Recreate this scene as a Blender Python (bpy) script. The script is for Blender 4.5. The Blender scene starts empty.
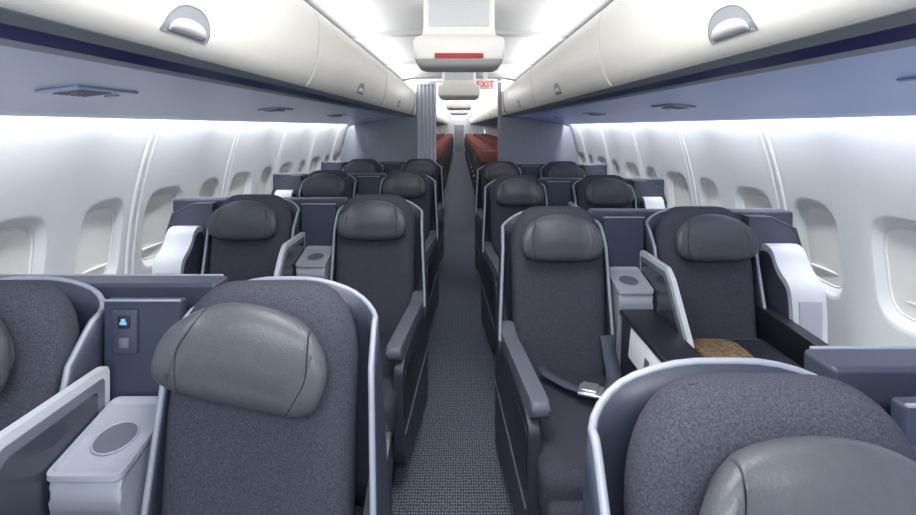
import bpy, bmesh, math, random
from mathutils import Vector, Matrix
random.seed(4)
scene = bpy.context.scene
scene.view_settings.view_transform = 'Standard'
H = 1.56
def lin(c):
    out=[]
    for v in c:
        v=v/255.0
        out.append(v/12.92 if v<=0.04045 else ((v+0.055)/1.055)**2.4)
    return tuple(out)+(1.0,)
# ---------------------------------------------------------------- materials
def new_mat(name):
    m=bpy.data.materials.new(name); m.use_nodes=True
    nt=m.node_tree; b=nt.nodes['Principled BSDF']
    return m,nt,b
def coords(nt):
    return nt.nodes.new('ShaderNodeTexCoord')
def mat(name,col,rough=0.5,metal=0.0,var=0.0,vscale=20.0,bump=0.0,bscale=200.0,spec=0.5,coat=0.0):
    m,nt,b=new_mat(name)
    b.inputs['Base Color'].default_value=lin(col)
    b.inputs['Roughness'].default_value=rough
    b.inputs['Metallic'].default_value=metal
    b.inputs['Specular IOR Level'].default_value=spec
    b.inputs['Coat Weight'].default_value=coat
    tc=coords(nt)
    n=nt.nodes.new('ShaderNodeTexNoise'); n.inputs['Scale'].default_value=vscale; n.inputs['Detail'].default_value=3
    nt.links.new(tc.outputs['Object'],n.inputs['Vector'])
    r=nt.nodes.new('ShaderNodeValToRGB')
    c=lin(col)
    r.color_ramp.elements[0].position=0.3; r.color_ramp.elements[1].position=0.7
    r.color_ramp.elements[0].color=tuple(x*(1-var) for x in c[:3])+(1,)
    r.color_ramp.elements[1].color=tuple(min(1,x*(1+var)) for x in c[:3])+(1,)
    nt.links.new(n.outputs['Fac'],r.inputs['Fac']); nt.links.new(r.outputs['Color'],b.inputs['Base Color'])
    if bump>0:
        n2=nt.nodes.new('ShaderNodeTexNoise'); n2.inputs['Scale'].default_value=bscale; n2.inputs['Detail'].default_value=2
        nt.links.new(tc.outputs['Object'],n2.inputs['Vector'])
        bp=nt.nodes.new('ShaderNodeBump'); bp.inputs['Strength'].default_value=bump; bp.inputs['Distance'].default_value=0.002
        nt.links.new(n2.outputs['Fac'],bp.inputs['Height']); nt.links.new(bp.outputs['Normal'],b.inputs['Normal'])
    return m
def emit_mat(name,col,strength):
    m,nt,b=new_mat(name)
    b.inputs['Base Color'].default_value=lin(col)
    b.inputs['Emission Color'].default_value=lin(col)
    b.inputs['Emission Strength'].default_value=strength
    return m
M={}
M['fabric']=mat('charcoal_heather_woven_fabric',(69,70,81),0.95,var=0.36,vscale=340,bump=0.45,bscale=480,spec=0.12)
M['leather']=mat('charcoal_leather',(74,76,82),0.42,var=0.06,vscale=60,bump=0.3,bscale=200,spec=0.45)
M['shell']=mat('blue_grey_shell',(64,69,85),0.42,var=0.03,spec=0.45)
M['shell_in']=mat('slate_panel',(54,61,80),0.5,var=0.04)
M['rim']=mat('silver_grey_trim',(150,156,169),0.42,metal=0.1)
M['white']=mat('light_grey_plastic',(196,199,207),0.45,var=0.02,bump=0.05)
M['column']=mat('silver_grey_console_plastic',(160,165,177),0.42,var=0.02,bump=0.05)
M['recess']=mat('shadow_grey_plastic',(100,104,116),0.5,var=0.02)
M['black']=mat('black_plastic',(34,36,42),0.4,var=0.05,bump=0.1,bscale=300)
M['side']=mat('dark_grey_plastic',(58,61,71),0.45,var=0.05,bump=0.1,bscale=300)
M['arm']=mat('armrest_grey',(98,102,114),0.5,var=0.05)
M['screen']=mat('screen_surround_grey',(104,109,122),0.35,var=0.03)
M['glass']=mat('dark_glossy_screen',(58,62,74),0.1,var=0.03)
M['bin']=mat('white_bin_plastic',(232,229,223),0.38,var=0.01)
M['cover']=mat('light_grey_cover',(204,205,206),0.45,var=0.01)
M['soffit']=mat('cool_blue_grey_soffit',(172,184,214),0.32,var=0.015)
M['soffit_b']=mat('blue_soffit',(138,166,236),0.32,var=0.015)  # right-hand soffit only: blue reflection painted into its base colour
M['rail']=mat('navy_rail',(18,28,88),0.3)
M['groove']=mat('shadow_groove',(116,119,128),0.6)
M['latch']=mat('latch_grey',(152,155,160),0.4)
M['ceil']=mat('ceiling_white',(232,233,234),0.5,var=0.01)
M['shade']=mat('window_shade_ivory',(250,248,243),0.6,var=0.01)
M['frame']=mat('window_frame_white',(246,246,245),0.45)
M['redseat']=mat('muted_red_headrest_fabric',(150,92,88),0.85,var=0.2,vscale=60)
M['darkseat']=mat('dark_brown_grey_seat_fabric',(66,56,62),0.85,var=0.2,vscale=60)
M['metal']=mat('brushed_steel',(225,225,230),0.3,metal=0.8)
M['web']=mat('dark_navy_webbing',(72,77,94),0.8,var=0.15,vscale=300)
M['paper']=mat('white_card',(246,247,250),0.6)
M['red']=mat('red_label',(180,26,26),0.5)
M['divider']=mat('mid_grey_laminate',(142,145,158),0.55,var=0.03)
M['curtain']=mat('grey_curtain',(204,208,220),0.85,var=0.06,vscale=40,bump=0.3)
M['blue_led']=emit_mat('blue_led',(120,170,220),0.35)
M['exit_face']=mat('exit_face',(246,232,230),0.5)
M['exit_red']=emit_mat('exit_red',(205,40,45),0.35)
M['wall']=mat('sidewall_white',(230,231,232),0.5,var=0.008,vscale=60,bump=0.06,bscale=180)
def wood_mat():
    m,nt,b=new_mat('patterned_tan_cover')
    tc=coords(nt); w=nt.nodes.new('ShaderNodeTexVoronoi'); w.inputs['Scale'].default_value=70
    nt.links.new(tc.outputs['Object'],w.inputs['Vector'])
    r=nt.nodes.new('ShaderNodeValToRGB'); r.color_ramp.elements[1].position=0.7
    r.color_ramp.elements[0].color=lin((178,150,116)); r.color_ramp.elements[1].color=lin((116,94,70))
    nt.links.new(w.outputs['Distance'],r.inputs['Fac']); nt.links.new(r.outputs['Color'],b.inputs['Base Color'])
    b.inputs['Roughness'].default_value=0.5
    return m
M['wood']=wood_mat()
def carpet_mat():
    m,nt,b=new_mat('speckled_carpet')
    tc=coords(nt)
    mp=nt.nodes.new('ShaderNodeMapping'); mp.inputs['Scale'].default_value=(88,58,1)
    nt.links.new(tc.outputs['Object'],mp.inputs['Vector'])
    v=nt.nodes.new('ShaderNodeTexVoronoi'); v.inputs['Scale'].default_value=1.0; v.inputs['Randomness'].default_value=0.3; v.voronoi_dimensions='2D'
    nt.links.new(mp.outputs['Vector'],v.inputs['Vector'])
    r=nt.nodes.new('ShaderNodeValToRGB'); r.color_ramp.elements[0].position=0.15; r.color_ramp.elements[1].position=0.36
    r.color_ramp.elements[0].color=lin((148,154,168)); r.color_ramp.elements[1].color=lin((84,88,101))
    nt.links.new(v.outputs['Distance'],r.inputs['Fac'])
    nt.links.new(r.outputs['Color'],b.inputs['Base Color']); b.inputs['Roughness'].default_value=0.95
    b.inputs['Specular IOR Level'].default_value=0.1
    return m
M['carpet']=carpet_mat()

# ---------------------------------------------------------------- mesh helpers
coll=scene.collection
def mk(name,verts,faces,m,parent=None,s=1,smooth=True,wn=False,loc=None,angle=40):
    if s<0:
        verts=[(-v[0],v[1],v[2]) for v in verts]
    me=bpy.data.meshes.new(name)
    me.from_pydata([tuple(v) for v in verts],[],faces)
    bm=bmesh.new(); bm.from_mesh(me)
    bmesh.ops.recalc_face_normals(bm,faces=bm.faces)
    bm.to_mesh(me); bm.free()
    me.materials.append(m)
    if smooth:
        me.shade_smooth()
        me.set_sharp_from_angle(angle=math.radians(angle))
    ob=bpy.data.objects.new(name,me); coll.objects.link(ob)
    if wn:
        md=ob.modifiers.new('wn','WEIGHTED_NORMAL'); md.keep_sharp=True; md.weight=100
    if parent: ob.parent=parent
    if loc: ob.location=loc
    return ob
def bm_data(bm):
    bm.verts.index_update()
    v=[tuple(x.co) for x in bm.verts]; f=[[y.index for y in x.verts] for x in bm.faces]
    bm.free(); return v,f
def box_d(x0,x1,y0,y1,z0,z1,b=0.01,seg=3):
    bm=bmesh.new(); bmesh.ops.create_cube(bm,size=1)
    for v in bm.verts:
        v.co=Vector(((x0+x1)/2+v.co.x*(x1-x0),(y0+y1)/2+v.co.y*(y1-y0),(z0+z1)/2+v.co.z*(z1-z0)))
    if b>0:
        bmesh.ops.bevel(bm,geom=bm.edges[:],offset=b,segments=seg,profile=0.5,affect='EDGES',clamp_overlap=True)
    return bm_data(bm)
def prism_d(poly,a0,a1,axis='x',b=0.005,seg=2):
    bm=bmesh.new()
    def P(p,a):
        if axis=='x': return (a,p[0],p[1])
        if axis=='y': return (p[0],a,p[1])
        return (p[0],p[1],a)
    vs=[bm.verts.new(P(p,a0)) for p in poly]; ws=[bm.verts.new(P(p,a1)) for p in poly]
    bm.faces.new(vs); bm.faces.new(ws[::-1])
    n=len(poly)
    for i in range(n):
        bm.faces.new((vs[i],ws[i],ws[(i+1)%n],vs[(i+1)%n]))
    if b>0:
        es=[e for e in bm.edges if (len(e.link_faces)==2 and any(len(f.verts)==n for f in e.link_faces))] if n>4 else bm.edges[:]
        bmesh.ops.bevel(bm,geom=es,offset=b,segments=seg,profile=0.5,affect='EDGES',clamp_overlap=True)
    return bm_data(bm)
def merge(*ds):
    V=[];F=[]
    for v,f in ds:
        o=len(V); V+=list(v); F+=[[i+o for i in x] for x in f]
    return V,F
def tf(d,fn):
    return [fn(*v) for v in d[0]],d[1]
def round_poly(poly,r,seg=4):
    out=[];n=len(poly)
    for i in range(n):
        p=Vector(poly[i]); a=Vector(poly[i-1])-p; b=Vector(poly[(i+1)%n])-p
        rr=min(r,a.length*0.45,b.length*0.45)
        p0=p+a.normalized()*rr; p1=p+b.normalized()*rr
        for k in range(seg+1):
            t=k/seg
            q=p0*(1-t)**2+p*2*t*(1-t)+p1*t*t
            out.append((q.x,q.y))
    return out
def loft(rings,cap=True,closed=True):
    V=[];F=[];n=len(rings[0])
    for r in rings: V+=r
    for i in range(len(rings)-1):
        for j in range(n if closed else n-1):
            k=(j+1)%n
            F.append([i*n+j,i*n+k,(i+1)*n+k,(i+1)*n+j])
    if cap:
        F.append(list(range(n))); F.append([ (len(rings)-1)*n+j for j in range(n)][::-1])
    return V,F
def tube(pts,r,n=8,flat=1.0):
    rings=[]
    P=[Vector(p) for p in pts]
    prev=None
    for i,p in enumerate(P):
        t=(P[min(i+1,len(P)-1)]-P[max(i-1,0)]).normalized()
        if prev is None:
            a=t.cross(Vector((0.1,0.2,1))).normalized()
        else:
            a=(prev-t*prev.dot(t)).normalized()
        prev=a; b=t.cross(a)
        rings.append([tuple(p+a*math.cos(2*math.pi*k/n)*r+b*math.sin(2*math.pi*k/n)*r*flat) for k in range(n)])
    return loft(rings)
def sgnpow(v,p): return math.copysign(abs(v)**p,v)
def empty(name,loc,label,cat,group=None):
    e=bpy.data.objects.new(name,None); e.empty_display_size=0.1; coll.objects.link(e); e.location=loc
    e['label']=label; e['category']=cat
    if group: e['group']=group
    return e
def meta(o,label,cat,group=None):
    o['label']=label; o['category']=cat
    if group: o['group']=group
def copy_tree(src,loc,label=None,skip=()):
    e=src.copy(); e.location=loc; coll.objects.link(e)
    if label: e['label']=label
    for c in list(src.children):
        if any(c.name.startswith(k) for k in skip): continue
        d=c.copy(); d.parent=e; coll.objects.link(d)
        for g in list(c.children):
            h=g.copy(); h.parent=d; coll.objects.link(h)
    return e
def structure(o): o['kind']='structure'; return o

# ---------------------------------------------------------------- SEATS
def ybk(z): return -0.085*(1.15-z)/0.65
def seat(kind,s,loc):
    e=empty('airplane_seat',loc,'','airplane seat','lie-flat seats in the cabin')
    rings=[];N=44
    zs=[0.44,0.445,0.47,0.55,0.65,0.75,0.85,0.93,1.0,1.03,1.06,1.09,1.115,1.138,1.158,1.174,1.187,1.196,1.200]
    HW=0.205
    for z in zs:
        t=0.080
        if z>1.01:
            q=(z-1.01)/0.19; w=HW*(0.42+0.58*max(0.0,1-q**2.3)**(1/2.0))
            t=t*(0.20+0.80*max(0,1-q**4)**0.5)
        else: w=HW
        if z<0.46: w=HW*0.95;t=t*0.8
        ring=[]
        for k in range(N):
            a=2*math.pi*k/N; cx=sgnpow(math.cos(a),2/3.6)*w; cy=sgnpow(math.sin(a),2/2.6)*t
            if cy<0:
                u=abs(cx)/HW
                cy+= 0.026*max(0,1-u*u*1.4) if z<1.0 else 0.006
            ring.append((cx,ybk(z)+cy,z))
        rings.append(ring)
    mk('backrest',*loft(rings),M['fabric'],e,s,angle=80)
    for sx in (-1,1):
        pts=[]
        for i in range(13):
            z=0.60+0.37*i/12
            pts.append((sx*(0.150+0.012*math.sin(i/12*3.0)),ybk(z)-0.0600,z))
        mk('piping',*tube(pts,0.0028,6),M['fabric'],e,s)
    # headrest with folded wings at both ends
    rings=[];n=36;L=0.170
    xs=[-1,-0.99,-0.97,-0.94,-0.9,-0.84,-0.76,-0.70,-0.655,-0.64,-0.63,-0.62,-0.605,-0.55,-0.4,-0.2,0,0.2,0.4,0.55,0.605,0.62,0.63,0.64,0.655,0.70,0.76,0.84,0.9,0.94,0.97,0.99,1]
    for u in xs:
        q=abs(u); f=max(0.0,1-q**2.6)**0.5; f=max(f,0.08)
        g=f-0.10 if abs(q-0.63)<0.002 else f
        hz=0.099*(0.14+0.86*g); ty=0.047*(0.14+0.86*g)
        wing=-0.032*max(0,(q-0.55)/0.45)**1.0
        ring=[]
        for k in range(n):
            a=2*math.pi*k/n
            dx=math.copysign(0.022,u)*(1-abs(math.sin(a)))*(1 if 0.5<q<0.72 else 0)
            cz=sgnpow(math.sin(a),0.85)*hz
            yy=sgnpow(math.cos(a),0.85)*ty
            if yy<0 and q<0.6: yy*=1-0.10*math.exp(-((cz+0.045)/0.010)**2)
            ring.append((u*L+dx,yy+wing,-0.024*q*q+cz))
        rings.append(ring)
    h=mk('headrest',*loft(rings),M['leather'],e,s,angle=80)
    h.location=(0,-0.112,1.087); h.rotation_euler=(math.radians(-8),0,0)
    # cushion
    x0,x1=(-0.185,0.205) if kind=='aisle' else (-0.205,0.195)
    d=box_d(x0,x1,-0.76,-0.06,0.34,0.51,0.045,4)
    d=tf(d,lambda x,y,z:(x,y,z+(0.02*(1-((y+0.41)/0.35)**2) if z>0.42 else 0)))
    mk('seat_cushion',*d,M['fabric'],e,s,angle=80)
    d=box_d(x0+0.01,x1-0.01,-0.81,-0.745,0.08,0.45,0.025,3)
    mk('leg_rest',*d,M['fabric'],e,s,angle=80)
    mk('base',*box_d(-0.15,0.19,-0.70,0.10,0.0,0.335,0.01),M['black'],e,s)
    # shell
    hl,hr=(0.236,0.213) if kind=='aisle' else (0.221,0.221)
    yb=0.125; r=0.09
    def yfront(z):
        t=min(1,max(0,(z-0.62)/0.5)); return -0.16+0.14*t
    plan=[]
    for k in range(9): plan.append(('w',-1,1-k/8))
    for k in range(1,7):
        a=k/6*math.pi/2; plan.append(('c',-hl+r-math.cos(a)*r,yb-r+math.sin(a)*r))
    for k in range(1,8): plan.append(('c',-hl+r+(hl+hr-2*r)*k/8,yb))
    for k in range(0,6):
        a=math.pi/2-k/6*math.pi/2; plan.append(('c',hr-r+math.cos(a)*r,yb-r+math.sin(a)*r))
    for k in range(9): plan.append(('w',1,k/8))
    def ztop(p):
        if p[0]=='w': return 1.105-0.075*p[2]**1.5
        x=abs(p[1]); return 1.172-0.065*max(0,(x-0.03)/0.193)**2
    fk=0.026 if kind=='aisle' else 0.0
    def pos(p,z):
        fl=fk*min(1,max(0,(1.10-z)/0.4))
        if p[0]=='w':
            y0=yb-r; x=hr if p[1]>0 else -hl-fl
            return (x,y0+(yfront(z)-y0)*p[2],z)
        x=p[1]
        if x<0: x-=fl*(abs(x)/hl)**2
        return (x,p[2],z)
    rows=[];m=8;th=0.014; zb=0.60
    for ii in range(m+1):
        row=[]
        for p in plan:
            zt=ztop(p); z=zb+(zt-zb)*ii/m; row.append(pos(p,z))
        rows.append(row)
    ncol=len(plan)
    V=[];F=[]
    for row in rows: V+=row
    for i in range(m):
        for j in range(ncol-1):
            F.append([i*ncol+j,i*ncol+j+1,(i+1)*ncol+j+1,(i+1)*ncol+j])
    sh=mk('shell',V,F,M['shell'],e,s,angle=60)
    md=sh.modifiers.new('sol','SOLIDIFY'); md.thickness=th; md.offset=0
    zl=0.66
    pts=[pos(plan[0],zl+ (ztop(plan[0])-zl)*i/8) for i in range(9)]+[pos(p,ztop(p)) for p in plan[1:]]
    pts+=[pos(plan[-1],ztop(plan[-1])-(ztop(plan[-1])-zl)*i/8) for i in range(1,9)]
    mk('shell_trim',*tube(pts,0.0072,8),M['rim'],e,s,angle=80)
    sk=0.085
    fn=lambda x,y,z:(x+max(0,-y-0.02)*sk,y,z)
    if kind=='aisle':
        poly=round_poly([(0.14,0.06),(-0.56,0.14),(-0.62,0.22),(-0.635,0.58),(-0.57,0.62),(-0.1,0.64),(0.14,0.80)],0.05,4)
        d=tf(prism_d(poly,-0.262,-0.222,'x',0.006),fn); mk('side_panel',*d,M['side'],e,s,wn=True)
        poly=round_poly([(-0.05,0.620),(-0.60,0.600),(-0.645,0.625),(-0.64,0.67),(-0.15,0.69),(-0.07,0.73)],0.03,4)
        d=tf(prism_d(poly,-0.268,-0.208,'x',0.012,3),lambda x,y,z:(x+max(0,-y-0.02)*0.11,y,z)); mk('armrest',*d,M['arm'],e,s)
        pts=[(-0.264+max(0,-y-0.02)*sk,y,z) for y,z in [(0.12,0.36),(-0.1,0.37),(-0.3,0.345),(-0.5,0.31),(-0.60,0.30)]]
        mk('side_trim',*tube(pts,0.004,6),M['arm'],e,s)
        poly=round_poly([(-0.61,0.57),(-0.615,0.36),(-0.42,0.36),(-0.37,0.57)],0.03,4)
        d=tf(prism_d(poly,-0.2665,-0.2625,'x',0.001,1),fn); mk('stowage_door',*d,M['black'],e,s)
    else:
        poly=round_poly([(-0.05,0.66),(-0.50,0.64),(-0.54,0.70),(-0.52,0.765),(-0.05,0.79)],0.02,4)
        mk('armrest',*prism_d(poly,0.206,0.258,'x',0.010,3),M['black'],e,s)
    return e
def belt(e,s):
    def ribbon(pts,w,name):
        V=[];F=[]
        P=[Vector(p) for p in pts]
        for i,p in enumerate(P):
            t=(P[min(i+1,len(P)-1)]-P[max(i-1,0)]); sd=Vector((-t.y,t.x,0)); sd=sd.normalized()*w/2 if sd.length>1e-5 else Vector((0,w/2,0))
            V+= [tuple(p-sd),tuple(p+sd)]
        for i in range(len(P)-1): F.append([2*i,2*i+1,2*i+3,2*i+2])
        o=mk(name,V,F,M['web'],e,s); md=o.modifiers.new('s','SOLIDIFY'); md.thickness=0.004; md.offset=0
        return o
    ribbon([(-0.09,-0.19,0.575),(-0.075,-0.225,0.560),(-0.045,-0.255,0.556),(-0.01,-0.31,0.558),(0.04,-0.345,0.558)],0.055,'seat_belt')
    ribbon([(0.175,-0.185,0.70),(0.180,-0.205,0.64),(0.185,-0.235,0.585),(0.175,-0.29,0.562),(0.150,-0.34,0.559),(0.09,-0.385,0.558)],0.060,'seat_belt')
    d=merge(box_d(-0.048,0.048,-0.036,0.036,-0.006,0.006,0.004),box_d(-0.036,0.026,-0.030,0.030,0.004,0.018,0.005))
    d=tf(d,lambda x,y,z:(0.062+x*0.90+y*0.4,-0.370-x*0.35+y,0.567+z))
    mk('belt_buckle',*d,M['metal'],e,s)
RR=[0.70,2.25,3.75,5.25]; RL=[1.15,2.65,4.15,5.65]
LA='navy fabric airplane seat with charcoal leather headrest beside the aisle'
LW='navy fabric airplane seat with leather headrest beside the window wall'
for s,rows in ((1,RR),(-1,RL)):
    for kind,cx in (('aisle',0.435),('window',1.085)):
        first=seat(kind,s,(s*cx,rows[0],0))
        lab=LA if kind=='aisle' else LW
        first['label']=lab
        for i,y in enumerate(rows[1:]):
            c=copy_tree(first,(s*cx,y,0),lab)
            if s==1 and i==0 and kind=='aisle':
                belt(c,s)
                c['label']='navy fabric airplane seat with loose seat belt on its cushion'
        if s==-1 and kind=='aisle':
            first['label']='navy fabric airplane seat with tilted leather headrest'
            for c in first.children:
                if c.name.startswith('headrest'): c.rotation_euler=(math.radians(-8),math.radians(15),math.radians(4))

# ---------------------------------------------------------------- CONSOLES etc
def partition(s,loc):
    e=empty('row_partition',loc,'dark blue-grey low partition with silver edge behind a seat pair','partition','partitions behind the seats')
    mk('partition_panel',*box_d(0.63,1.60,0.14,0.22,0.0,1.155,0.010),M['shell'],e,s,wn=True)
    mk('top_trim',*box_d(0.645,1.60,0.214,0.222,1.146,1.157,0.002),M['rim'],e,s)
    return e
CTRL=('control_panel','reading_light_switch','switch_icon','power_outlet')
def console(s,loc):
    e=empty('center_console',loc,'grey console with shelf, folding screen and dark armrest','console','consoles between the seats')
    poly=round_poly([(0.03,0.0),(0.03,0.915),(-0.150,0.872),(-0.165,0.83),(-0.115,0.60),(-0.105,0.0)],0.015,3)
    mk('console_body',*prism_d(poly,0.670,0.812,'x',0.010,3),M['column'],e,s,wn=True)
    o2=round_poly([(0.664,0.035),(0.664,-0.172),(0.815,-0.172),(0.815,0.035)],0.018,5)
    i2=round_poly([(0.671,0.028),(0.671,-0.163),(0.808,-0.163),(0.808,0.028)],0.014,5)
    n=len(o2); zz=lambda y:0.914+(y-0.03)*0.22
    V=[(x,y,zz(y)-0.004) for x,y in o2]+[(x,y,zz(y)+0.007) for x,y in o2]+[(x,y,zz(y)+0.007) for x,y in i2]+[(x*0.95+0.05*0.738,y*0.95-0.004,zz(y)-0.001) for x,y in i2]
    F=[]
    for L_ in range(3):
        for k in range(n): F.append([L_*n+k,L_*n+(k+1)%n,(L_+1)*n+(k+1)%n,(L_+1)*n+k])
    F.append([3*n+k for k in range(n)])
    mk('shelf',V,F,M['column'],e,s,angle=50)
    circ=lambda r_:[(0.738+r_*math.cos(a),-0.075+r_*math.sin(a)) for a in [i*2*math.pi/32 for i in range(32)]]
    mk('cup_recess_disc',*tf(prism_d(circ(0.040),-0.003,0.002,'z',0),lambda x,y,z:(x,y,zz(y)+z)),M['recess'],e,s)
    cr=circ(0.042); cr.append(cr[0])
    mk('cup_holder',*tube([(x,y,zz(y)+0.002) for x,y in cr],0.002,6),M['column'],e,s)
    mk('back_panel',*box_d(0.665,0.852,0.045,0.075,0.60,1.145,0.008),M['shell_in'],e,s,wn=True)
    mk('back_panel_trim',*box_d(0.665,0.852,0.041,0.047,1.143,1.148,0.001),M['rim'],e,s)
    if s<0:
        mk('control_panel',*box_d(0.765,0.825,0.036,0.046,1.02,1.125,0.006),M['shell'],e,s)
        mk('reading_light_switch',*box_d(0.780,0.808,0.032,0.038,1.082,1.112,0.003),M['black'],e,s)
        mk('switch_icon',*merge(box_d(0.789,0.799,0.0305,0.033,1.098,1.106,0.001),box_d(0.786,0.802,0.0305,0.033,1.092,1.0985,0.0005)),M['blue_led'],e,s)
        mk('power_outlet',*box_d(0.782,0.806,0.032,0.038,1.035,1.060,0.003),M['arm'],e,s)
    poly=round_poly([(-0.11,0.10),(-0.56,0.10),(-0.60,0.30),(-0.62,0.74),(-0.59,0.785),(-0.17,0.785)],0.02,3)
    mk('storage_box',*prism_d(poly,0.676,0.798,'x',0.006),M['side'],e,s,wn=True)
    mk('storage_base',*box_d(0.68,0.79,-0.55,-0.12,0.0,0.12,0.004),M['black'],e,s)
    mk('armrest_top',*box_d(0.664,0.806,-0.63,-0.175,0.783,0.806,0.008),M['black'],e,s)
    mk('storage_pocket',*box_d(0.668,0.677,-0.60,-0.30,0.60,0.72,0.004),M['black'],e,s)
    d=box_d(-0.0015,0.0015,-0.60,-0.30,0.0,0.115,0.001)
    mk('safety_card',*tf(d,lambda x,y,z:(0.6605+x+z*0.10,y,0.665+z)),M['paper'],e,s)
    d=box_d(-0.001,0.0005,-0.50,-0.46,0.03,0.07,0)
    mk('card_print',*tf(d,lambda x,y,z:(0.6585+x+z*0.10,y,0.665+z)),M['recess'],e,s)
    # folding monitor
    poly=round_poly([(0.03,0.735),(0.03,1.000),(-0.26,1.000),(-0.31,0.965),(-0.46,0.77),(-0.46,0.735)],0.014,4)
    mk('monitor_frame',*prism_d(poly,0.824,0.844,'x',0.003,2),M['white'],e,s,wn=True)
    poly2=round_poly([(0.010,0.750),(0.010,0.980),(-0.251,0.980),(-0.292,0.948),(-0.435,0.765),(-0.435,0.750)],0.010,4)
    mk('monitor_screen',*merge(prism_d(poly2,0.8215,0.8245,'x',0.001,1),prism_d(poly2,0.8435,0.8465,'x',0.001,1)),M['screen'],e,s)
    poly3=round_poly([(-0.015,0.778),(-0.015,0.958),(-0.240,0.958),(-0.274,0.932),(-0.390,0.778)],0.006,4)
    mk('monitor_glass',*merge(prism_d(poly3,0.8195,0.8220,'x',0.0005,1),prism_d(poly3,0.8460,0.8480,'x',0.0005,1)),M['glass'],e,s)
    return e
def side_console(s,loc):
    e=empty('side_console',loc,'wide rounded light grey side console with dark inner panel','console','consoles beside the windows')
    # wide body: tall outboard shell curving down to a lower inboard ledge
    poly=round_poly([(0.02,0.0),(0.02,1.040),(-0.075,1.040),(-0.120,0.955),(-0.200,0.905),(-0.215,0.80),(-0.215,0.0)],0.045,7)
    mk('console_body',*prism_d(poly,1.360,1.500,'x',0.012,4),M['white'],e,s,wn=True)
    poly=round_poly([(0.005,0.62),(0.005,1.010),(-0.066,1.010),(-0.105,0.935),(-0.180,0.888),(-0.190,0.80),(-0.190,0.62)],0.035,6)
    mk('inner_panel',*prism_d(poly,1.3555,1.3605,'x',0.001,1),M['shell'],e,s)
    mk('console_pocket',*box_d(1.385,1.478,-0.2185,-0.2135,0.69,0.85,0.002),M['column'],e,s)
    mk('console_ledge',*box_d(1.362,1.56,-0.48,-0.215,0.0,0.66,0.010),M['white'],e,s,wn=True)
    poly=[(1.325,0.55),(1.325,1.150),(1.43,1.148),(1.54,1.095),(1.575,0.98),(1.575,0.55)]
    mk('wing_back',*prism_d(poly,0.035,0.10,'y',0.006),M['shell'],e,s,angle=25)
    mk('wing_trim',*tube([(1.325,0.034,1.150),(1.43,0.034,1.148),(1.54,0.034,1.095),(1.575,0.034,0.98)],0.003,6),M['arm'],e,s)
    return e
def footwell(s,loc):
    e=empty('footwell_box',loc,'dark grey footwell cabinet behind a seat pair','cabinet','footwell cabinets')
    mk('cabinet_body',*box_d(0.86,1.34,0.23,0.42,0.0,0.60,0.01),M['side'],e,s)
    mk('top_ledge',*box_d(0.85,1.35,0.225,0.43,0.60,0.62,0.006),M['black'],e,s)
    return e
for s,rows in ((1,RR),(-1,RL)):
    for f in (partition,console,side_console,footwell):
        a=f(s,(0,rows[0],0))
        for y in rows[1:]: copy_tree(a,(0,y,0),skip=CTRL)
t=empty('tray_table',(1.0,1.86,0),'black swing-out tray beside a window seat','tray table')
mk('tray_top',*box_d(-0.145,0.20,-0.14,0.12,0.705,0.722,0.006),M['black'],t,wn=True)
mk('tray_rim',*tube([(-0.13,-0.13,0.723),(0.185,-0.13,0.723),(0.185,0.11,0.723),(-0.13,0.11,0.723),(-0.13,-0.13,0.723)],0.003,6),M['side'],t)
mk('tray_arm',*box_d(-0.145,-0.115,-0.08,0.02,0.50,0.71,0.005),M['black'],t)
mg=empty('magazine',(0.970,1.855,0.723),'tan patterned round-cornered menu booklet with black edge on the tray','magazine')
mk('cover',*prism_d(round_poly([(-0.088,-0.105),(0.088,-0.105),(0.088,0.09),(-0.088,0.09)],0.06,6),0.004,0.014,'z',0.002),M['wood'],mg)
mk('black_backing',*prism_d(round_poly([(-0.10,-0.115),(0.10,-0.115),(0.10,0.10),(-0.10,0.10)],0.05,6),0.0,0.008,'z',0.002),M['black'],mg)

# ---------------------------------------------------------------- CABIN SHELL
Y0,Y1=-1.2,32.0
def interp(tab,z):
    if z<=tab[0][0]: return tab[0][1]
    for (a,b),(c,d) in zip(tab,tab[1:]):
        if z<=c: return b+(d-b)*(z-a)/(c-a)
    return tab[-1][1]
WT=[(0,1.60),(0.2,1.655),(0.5,1.71),(0.75,1.722),(0.95,1.712),(1.15,1.685),(1.35,1.64),(1.5,1.595),(1.6,1.56),(1.75,1.50)]
def wx(z):
    return sum(interp(WT,z+d) for d in (-0.08,-0.04,0,0.04,0.08))/5
ZC=0.985; UP=0.765; DN=0.985; HB=0.254; WA=0.168; WB=0.215
SA=0.040
def scal(y,bi):
    u=(y+HB)/(2*HB)
    w=(u*0.5 if bi%2==1 else 0.5+u*0.5)
    return SA*(1-math.sin(math.pi*w))+0.005*(1-math.cos(2*math.pi*u))
bays=[1.392+0.508*k for k in range(12)]
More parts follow.
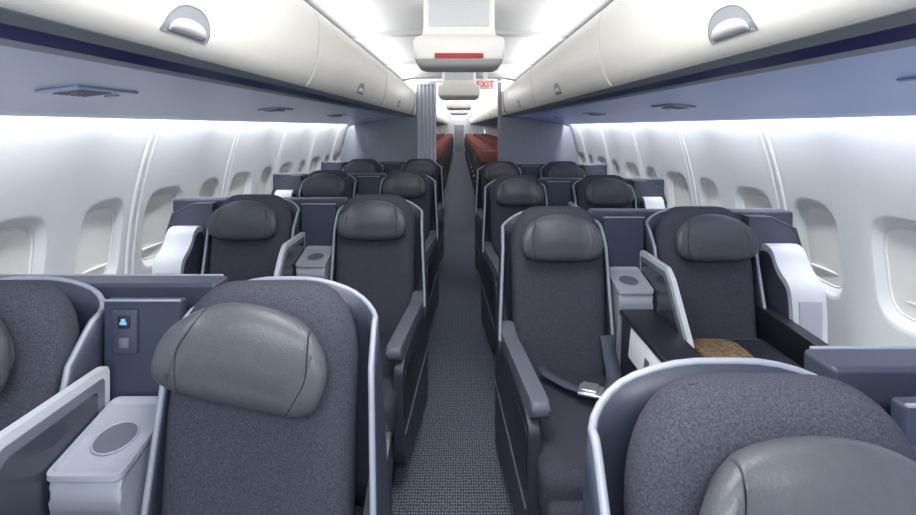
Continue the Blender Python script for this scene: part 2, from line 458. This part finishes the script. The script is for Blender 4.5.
def sidewall(s,name):
    V=[];F=[];N=72
    for bi,yc in enumerate(bays):
        o=len(V); rings=0
        def add(t,dep,sc=1.0):
            for k in range(N):
                th=2*math.pi*k/N; c,sn=math.cos(th),math.sin(th)
                mx=max(abs(c),abs(sn)); ox=c/mx*HB; oz=sn/mx; oz*= UP if oz>0 else DN
                ix=sgnpow(c,2/3.8)*WA*sc; iz=sgnpow(sn,2/3.8)*WB*sc
                y=ox+(ix-ox)*t; z=oz+(iz-oz)*t
                V.append((wx(ZC+z)+dep+scal(y,bi),yc+y,ZC+z))
        ts=[0,0.1,0.2,0.3,0.4,0.5,0.6,0.7,0.8,0.87,0.93,0.97,1.0]
        for t in ts:
            q=max(0,(t-0.5)/0.5)
            add(t,0.005*q*q); rings+=1
        for sc,dep in ((0.985,0.008),(0.95,0.016),(0.88,0.028),(0.85,0.034),(0.84,0.065)):
            add(1.0,dep,sc); rings+=1
        for i in range(rings-1):
            for k in range(N):
                kk=(k+1)%N
                F.append([o+i*N+k,o+i*N+kk,o+(i+1)*N+kk,o+(i+1)*N+k])
    zs=[i*1.75/24 for i in range(25)]
    for ya,yb_,d0 in ((Y0,bays[0]-HB,0.0),(bays[-1]+HB,Y1,0.0)):
        o=len(V)
        for z in zs: V+=[(wx(z)+d0,ya,z),(wx(z)+d0,yb_,z)]
        for i in range(24): F.append([o+2*i,o+2*i+1,o+2*i+3,o+2*i+2])
    ob=mk(name,V,F,M['wall'],None,s,angle=75)
    structure(ob); return ob
sidewall(-1,'wall_left'); sidewall(1,'wall_right')
wn=1;tn=1
def rr(a,b,sc,n=3.8,N=40):
    return [(sgnpow(math.cos(2*math.pi*k/N),2/n)*a*sc,sgnpow(math.sin(2*math.pi*k/N),2/n)*b*sc) for k in range(N)]
for s in (-1,1):
    for bi,yc in enumerate(bays):
        sc_=lambda y:scal(y,bi)
        p=rr(WA,WB,0.855)
        V=[(wx(ZC+z)+0.040+sc_(y),yc+y,ZC+z) for y,z in p]+[(wx(ZC+z*0.5)+0.039+sc_(y*0.5),yc+y*0.5,ZC+z*0.5) for y,z in p]+[(wx(ZC)+0.039+sc_(0),yc,ZC)]
        F=[[k,(k+1)%40,40+(k+1)%40,40+k] for k in range(40)]+[[40+k,40+(k+1)%40,80] for k in range(40)]
        w=mk('window_%d'%wn,V,F,M['shade'],None,s); structure(w)
        pts=[(wx(ZC+z)+0.036+sc_(y),yc+y,ZC+z) for y,z in rr(WA,WB,0.83)]; pts.append(pts[0])
        mk('window_frame',*tube(pts,0.004,6),M['frame'],w,s)
        xb=wx(ZC-0.11)+0.031+sc_(0)
        mk('window_shade',*box_d(xb,xb+0.010,yc-0.11,yc+0.11,ZC-0.122,ZC-0.11,0.003),M['shade'],w,s)
        wn+=1
for s in (-1,1):
    for k in range(6):
        yc=bays[0]-HB+1.016*k+0.508
        zs=[0.02+i*1.72/30 for i in range(31)]
        V=[];F=[]
        prof_=[(0.004,-0.046),(-0.013,-0.032),(-0.015,-0.020),(0.0,-0.012),(0.0,0.012),(-0.015,0.020),(-0.013,0.032),(0.004,0.046)]
        for z in zs:
            x=wx(z)+SA
            V+=[(x+a,yc+b,z) for a,b in prof_]
        for i in range(30):
            for j in range(7): F.append([8*i+j,8*i+j+1,8*i+j+9,8*i+j+8])
        o=mk('trim_%d'%tn,V,F,M['wall'],None,s,angle=35); tn+=1; structure(o)
        o.data.materials.append(M['recess'])
        for i,pg in enumerate(o.data.polygons):
            if i%7 in (2,3): pg.material_index=1
structure(mk('floor',*box_d(-1.6,1.6,Y0,Y1,-0.05,0.0,0),M['carpet'],smooth=False))
half=[(1.52,1.74),(1.58,2.0),(1.3,2.16),(0.98,2.17),(0.93,2.22),(0.86,2.26),(0.72,2.29),(0.55,2.305),(0.35,2.312),(0.0,2.315)]
prof=[(-x,z) for x,z in half]+[(x,z) for x,z in half[::-1][1:]]
V=[];F=[]
for x,z in prof: V+=[(x,Y0,z),(x,Y1,z)]
for i in range(len(prof)-1): F.append([2*i,2*i+1,2*i+3,2*i+2])
structure(mk('ceiling',V,F,M['ceil'],angle=30))
cp=[(x,z) for x,z in prof if abs(x)<=0.90]
for yc in [0.45,2.2,3.95,5.7]+[7.5+1.75*k for k in range(13)]:
    rings=[]
    for dy,dz in ((-0.07,0.0),(-0.05,-0.028),(0.05,-0.028),(0.07,0.0)):
        rings.append([(x,yc+dy,z+dz) for x,z in cp])
    V,F=loft(rings,cap=False,closed=False)
    structure(mk('trim_%d'%tn,V,F,M['cover'],angle=50)); tn+=1
structure(mk('wall_back',*box_d(-1.6,1.6,Y1,Y1+0.05,0,2.3,0),M['ceil']))
dr=mk('door_1',*box_d(-0.30,0.30,Y1-0.03,Y1-0.005,0.0,1.70,0.01),M['latch']); structure(dr)

# ---------------------------------------------------------------- BINS
binp=[(0.705,1.733),(0.672,1.748),(0.648,1.79),(0.632,1.85),(0.622,1.91),(0.618,1.97),(0.620,2.02),(0.630,2.065),(0.650,2.09),(0.69,2.10),(1.40,2.10),(1.46,2.0),(1.46,1.72),(0.74,1.74)]
def bx(z):
    t=[(b,a) for a,b in binp[:9]]
    return interp(t,z)
def obin(s,y0,L):
    e=empty('overhead_bin',(0,y0,0),'warm white overhead storage bin with recessed latch handle','overhead bin','overhead bins')
    g=0.008
    body=[(x+0.012 if x<0.7 else x,z) for x,z in binp]
    mk('bin_body',*prism_d(body,0.0,L,'y',0),M['recess'],e,s,angle=50)
    outer=binp[:9]; inner=[(x+0.011,z-0.002) for x,z in outer[::-1]]
    mk('bin_door',*prism_d(outer+inner,g,L-g,'y',0),M['bin'],e,s,angle=50)
    if L>1.5:
        yc=L/2+0.02; N=24; zo=1.775; W=0.098; Hh=0.070
        pl=[(W*sgnpow(math.cos(math.pi*k/N),0.8),Hh*math.sin(math.pi*k/N)) for k in range(N+1)]
        V=[];F=[]
        for u,v in pl: V.append((bx(zo+v)-0.001,yc+u,zo+v))
        c=len(V); V.append((bx(zo+0.035)-0.001,yc,zo+0.035)); n=len(pl)
        for k in range(n-1): F.append([k,k+1,c])
        F.append([n-1,0,c])
        o=mk('latch_recess',V,F,M['latch'],e,s,smooth=False); md=o.modifiers.new('s','SOLIDIFY'); md.thickness=0.002
        V=[];F=[]
        for i in range(13):
            u=-0.078+0.156*i/12
            z0=zo+0.004; z1=zo+0.010+0.030*math.sqrt(max(0,1-(u/0.080)**2))
            V+=[(bx(z0)-0.0035,yc+u,z0),(bx(z1)-0.0035,yc+u,z1)]
        for i in range(12): F.append([2*i,2*i+1,2*i+3,2*i+2])
        o=mk('latch_handle',V,F,M['cover'],e,s); md=o.modifiers.new('s','SOLIDIFY'); md.thickness=0.003
        pts=[(bx(zo+v)-0.002,yc+u,zo+v) for u,v in pl]
        mk('latch_trim',*tube(pts,0.002,6),M['groove'],e,s)
    return e
for s in (-1,1):
    a=obin(s,0.14,2.07)
    for k in (1,2): copy_tree(a,(0,0.14+2.08*k,0))
    obin(s,-1.2,1.33)
    obin(s,6.38,0.62)
    for k in range(11):
        copy_tree(a,(0,7.16+2.08*k,0))
    V,F=prism_d([(0.712,1.7215),(0.746,1.705),(0.756,1.713),(0.718,1.733)],Y0,Y1,'y',0)
    structure(mk('trim_%d'%tn,V,F,M['rail'],None,s,smooth=False)); tn+=1
    V,F=prism_d([(0.686,1.738),(0.712,1.722),(0.717,1.732),(0.692,1.745)],Y0,Y1,'y',0)
    structure(mk('trim_%d'%tn,V,F,M['groove'],None,s,smooth=False)); tn+=1
    V,F=prism_d([(0.746,1.706),(0.768,1.697),(0.772,1.708),(0.752,1.715)],Y0,Y1,'y',0)
    structure(mk('trim_%d'%tn,V,F,M['rim'],None,s,smooth=False)); tn+=1
    sp=[(0.770,1.699),(0.80,1.696),(0.95,1.682),(1.15,1.66),(1.3,1.635),(1.40,1.612),(1.455,1.596),(1.475,1.60),(1.47,1.62),(1.42,1.64),(1.3,1.66),(1.15,1.68),(0.95,1.705),(0.776,1.715)]
    V,F=prism_d(sp,Y0,Y1,'y',0)
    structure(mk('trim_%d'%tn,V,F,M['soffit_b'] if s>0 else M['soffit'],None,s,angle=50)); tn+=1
def sz(x): return interp([(0.77,1.699),(0.80,1.696),(0.95,1.682),(1.15,1.66),(1.3,1.635),(1.4,1.612)],x)
def psu(s,y):
    e=empty('reading_light_panel',(s*1.09,y,sz(1.09)),'flush grey vent and reading light panel under the overhead bin','reading light panel','panels under the bins')
    sl=-0.125
    f=lambda x,y,z:(x,y,z+x*sl)
    mk('panel_plate',*tf(box_d(-0.06,0.06,-0.13,0.13,-0.008,0.0,0.004),f),M['soffit'],e,s)
    mk('vent_grille',*tf(merge(*[box_d(-0.04,0.04,-0.09+0.022*i,-0.078+0.022*i,-0.011,-0.007,0.0) for i in range(6)]),f),M['recess'],e,s)
    pts=[(0.02*math.cos(a),0.09+0.02*math.sin(a)) for a in [i*2*math.pi/20 for i in range(20)]]
    mk('lamp_lens',*tf(prism_d(pts,-0.012,-0.007,'z',0),f),M['latch'],e,s)
    return e
for s,ys in ((-1,[1.48,2.98,4.48,5.98]),(1,[1.05,2.55,4.05,5.55])):
    a=psu(s,ys[0])
    for y in ys[1:]: copy_tree(a,(s*1.09,y,sz(1.09)))

# ---------------------------------------------------------------- CEILING MONITORS
def monitor(y,label):
    e=empty('ceiling_monitor',(0,y,2.312),label,'monitor','drop-down monitors over the aisle')
    secs=[(0.0,0.195,-0.12,0.30),(-0.20,0.195,-0.12,0.25),(-0.25,0.200,-0.135,0.24),(-0.270,0.238,-0.165,0.23),(-0.29,0.246,-0.172,0.22),(-0.385,0.240,-0.160,0.20),(-0.410,0.228,-0.13,0.18),(-0.425,0.20,-0.09,0.15)]
    rings=[]
    for z,w,y0,y1 in secs:
        rings.append([(x,yy,z) for x,yy in round_poly([(-w,y0),(w,y0),(w,y1),(-w,y1)],0.03,5)])
    mk('housing',*loft(rings),M['bin'],e,angle=35)
    mk('screen_cover',*box_d(-0.166,0.166,-0.128,-0.115,-0.205,-0.02,0.006),M['cover'],e,wn=True)
    mk('warning_label',*box_d(-0.130,0.130,-0.172,-0.162,-0.383,-0.357,0.001),M['red'],e)
    return e
m1=monitor(2.84,'white drop-down ceiling monitor with red label strip over the aisle')
L2='white drop-down ceiling monitor with grey cover over the aisle'
for y in (5.95,9.6,13.5): copy_tree(m1,(0,y,2.312),L2,skip=('warning_label',))

# ---------------------------------------------------------------- EXIT SIGNS
def text_mesh(txt,size,m,parent,loc,name):
    cu=bpy.data.curves.new(name,'FONT'); cu.body=txt; cu.size=size; cu.align_x='CENTER'; cu.align_y='CENTER'; cu.extrude=0.002
    to=bpy.data.objects.new(name,cu); coll.objects.link(to)
    bpy.context.view_layer.update()
    me=bpy.data.meshes.new_from_object(to.evaluated_get(bpy.context.evaluated_depsgraph_get()))
    bpy.data.objects.remove(to)
    me.transform(Matrix.Rotation(math.pi/2,4,'X')); me.materials.clear(); me.materials.append(m)
    o=bpy.data.objects.new(name,me); coll.objects.link(o); o.parent=parent; o.location=loc
    return o
for (x,y,z,w) in ((0.36,6.82,2.14,0.33),):
    e=empty('exit_sign',(x,y,z),'white exit sign with red letters hanging from the ceiling','exit sign')
    mk('sign_box',*box_d(-w/2,w/2,0.0,0.04,-0.065,0.065,0.008),M['exit_face'],e)
    mk('bracket',*box_d(-0.03,0.03,0.01,0.03,0.06,2.30-z,0.002),M['bin'],e)
    text_mesh('EXIT',0.12,M['exit_red'],e,(0,-0.004,0.0),'sign_lettering')

# ---------------------------------------------------------------- DIVIDERS + CURTAINS
for s in (-1,1):
    e=empty('cabin_divider',(0,7.02,0),'grey laminate bulkhead wall between the two cabins','bulkhead','cabin dividers')
    pts=[(0.60,0.0),(1.58,0.0)]+[(wx(z)-0.02,z) for z in (0.3,0.6,0.9,1.2,1.45,1.56)]+[(1.44,1.60),(1.3,1.63),(1.0,1.67),(0.77,1.695),(0.60,1.70)]
    mk('panel',*prism_d(pts,0.0,0.04,'y',0.0),M['divider'],e,s)
    mk('edge_post',*box_d(0.545 if s>0 else 0.585,0.602,-0.01,0.06,0.0,2.26,0.006),M['divider'],e,s)
    mk('kick_trim',*box_d(0.62,1.5,-0.006,-0.001,0.02,0.12,0.001),M['rim'],e,s)
def curtain(x0,x1,y,folds,label):
    e=empty('curtain',((x0+x1)/2,y,0),label,'curtain')
    n=folds*10;V=[];F=[];hz=8
    for j in range(hz+1):
        z=0.06+(2.16-0.06)*j/hz
        for i in range(n+1):
            t=i/n; V.append((x0-(x0+x1)/2+(x1-x0)*t,0.022*math.sin(t*folds*2*math.pi)*(0.8+0.2*math.sin(i+z*2)),z))
    for j in range(hz):
        for i in range(n):
            a=j*(n+1)+i; F.append([a,a+1,a+n+2,a+n+1])
    o=mk('cloth',V,F,M['curtain'],e,angle=80); md=o.modifiers.new('s','SOLIDIFY'); md.thickness=0.004
    mk('header',*box_d(x0-(x0+x1)/2,x1-(x0+x1)/2,-0.02,0.02,2.15,2.18,0.004),M['metal'],e)
curtain(-0.58,-0.32,6.94,5,'grey gathered cabin curtain hanging beside the aisle')
r=mk('curtain_rail',*box_d(-0.60,0.60,6.92,6.96,2.18,2.20,0.004),M['metal']); meta(r,'thin metal curtain rail across the ceiling','rail')

# ---------------------------------------------------------------- ECONOMY SEATS
def loftseat():
    rings=[]
    for z,w,t in ((0.40,0.18,0.05),(0.42,0.200,0.06),(0.7,0.200,0.06),(0.88,0.195,0.055),(0.97,0.17,0.045),(1.02,0.12,0.035),(1.06,0.10,0.02)):
        rings.append([(sgnpow(math.cos(2*math.pi*k/20),0.55)*w,0.10+0.15*(z-0.4)+sgnpow(math.sin(2*math.pi*k/20),0.7)*t,z) for k in range(20)])
    return loft(rings)
base=None
for r_ in range(22):
    for s in (-1,1):
        for c in (0.51,0.97,1.42):
            if base is None:
                base=empty('economy_seat',(s*c,8.0,0),'small dark airplane seat with muted red headrest in the rear cabin','airplane seat','rear cabin seats')
                mk('backrest',*loftseat(),M['darkseat'],base)
                mk('headrest',*box_d(-0.15,0.15,0.125,0.195,0.965,1.180,0.03),M['redseat'],base)
                mk('seat_cushion',*box_d(-0.195,0.195,-0.30,0.06,0.33,0.46,0.04),M['darkseat'],base)
                mk('armrest',*box_d(-0.226,-0.200,-0.28,0.08,0.55,0.60,0.008),M['side'],base)
                mk('leg_frame',*merge(box_d(-0.16,-0.12,-0.3,0.05,0.0,0.34,0.005),box_d(0.12,0.16,-0.3,0.05,0.0,0.34,0.005)),M['side'],base)
            else:
                copy_tree(base,(s*c,8.0+1.0*r_,0))

# ---------------------------------------------------------------- LIGHTS
def area(name,loc,rot,sx,sy,power,col):
    l=bpy.data.lights.new(name,'AREA'); l.shape='RECTANGLE'; l.size=sx; l.size_y=sy; l.energy=power; l.color=col
    o=bpy.data.objects.new(name,l); coll.objects.link(o); o.location=loc; o.rotation_euler=rot
    return o
for s in (-1,1):
    area('wall_wash_light',(s*1.492,3.0,1.69),(0,math.radians(s*6),0),0.03,8.0,52,(0.95,0.98,1.0))
    area('cove_light',(s*0.78,3.0,2.12),(0,math.radians(180-s*64),0),0.06,8.2,30,(1.0,0.99,0.975))
    area('cove_light',(s*0.78,19.5,2.12),(0,math.radians(180-s*55),0),0.06,24,220,(1.0,0.98,0.96))
area('aisle_downlight',(0,-0.7,2.27),(math.radians(25),0,0),0.7,0.6,50,(0.95,0.975,1.0))  # added fill behind the camera, brightens the seat fronts; no fixture modelled
area('aisle_downlight',(0,1.0,2.295),(0,0,0),0.5,0.7,20,(1.0,0.99,0.97))  # added fill above the frame, lifts the dark seat cushions
w=bpy.data.worlds.new('World'); scene.world=w; w.use_nodes=True
w.node_tree.nodes['Background'].inputs[0].default_value=(0.83,0.91,1.0,1); w.node_tree.nodes['Background'].inputs[1].default_value=1.5
# ---------------------------------------------------------------- CAMERA
cam=bpy.data.cameras.new('cam'); co=bpy.data.objects.new('cam',cam); coll.objects.link(co)
co.location=(0,0,H); co.rotation_euler=(math.radians(90),0,0)
cam.sensor_width=36; cam.lens=500/916*36; cam.shift_y=-130.5/916; cam.shift_x=-1/916; cam.clip_start=0.05
scene.camera=co
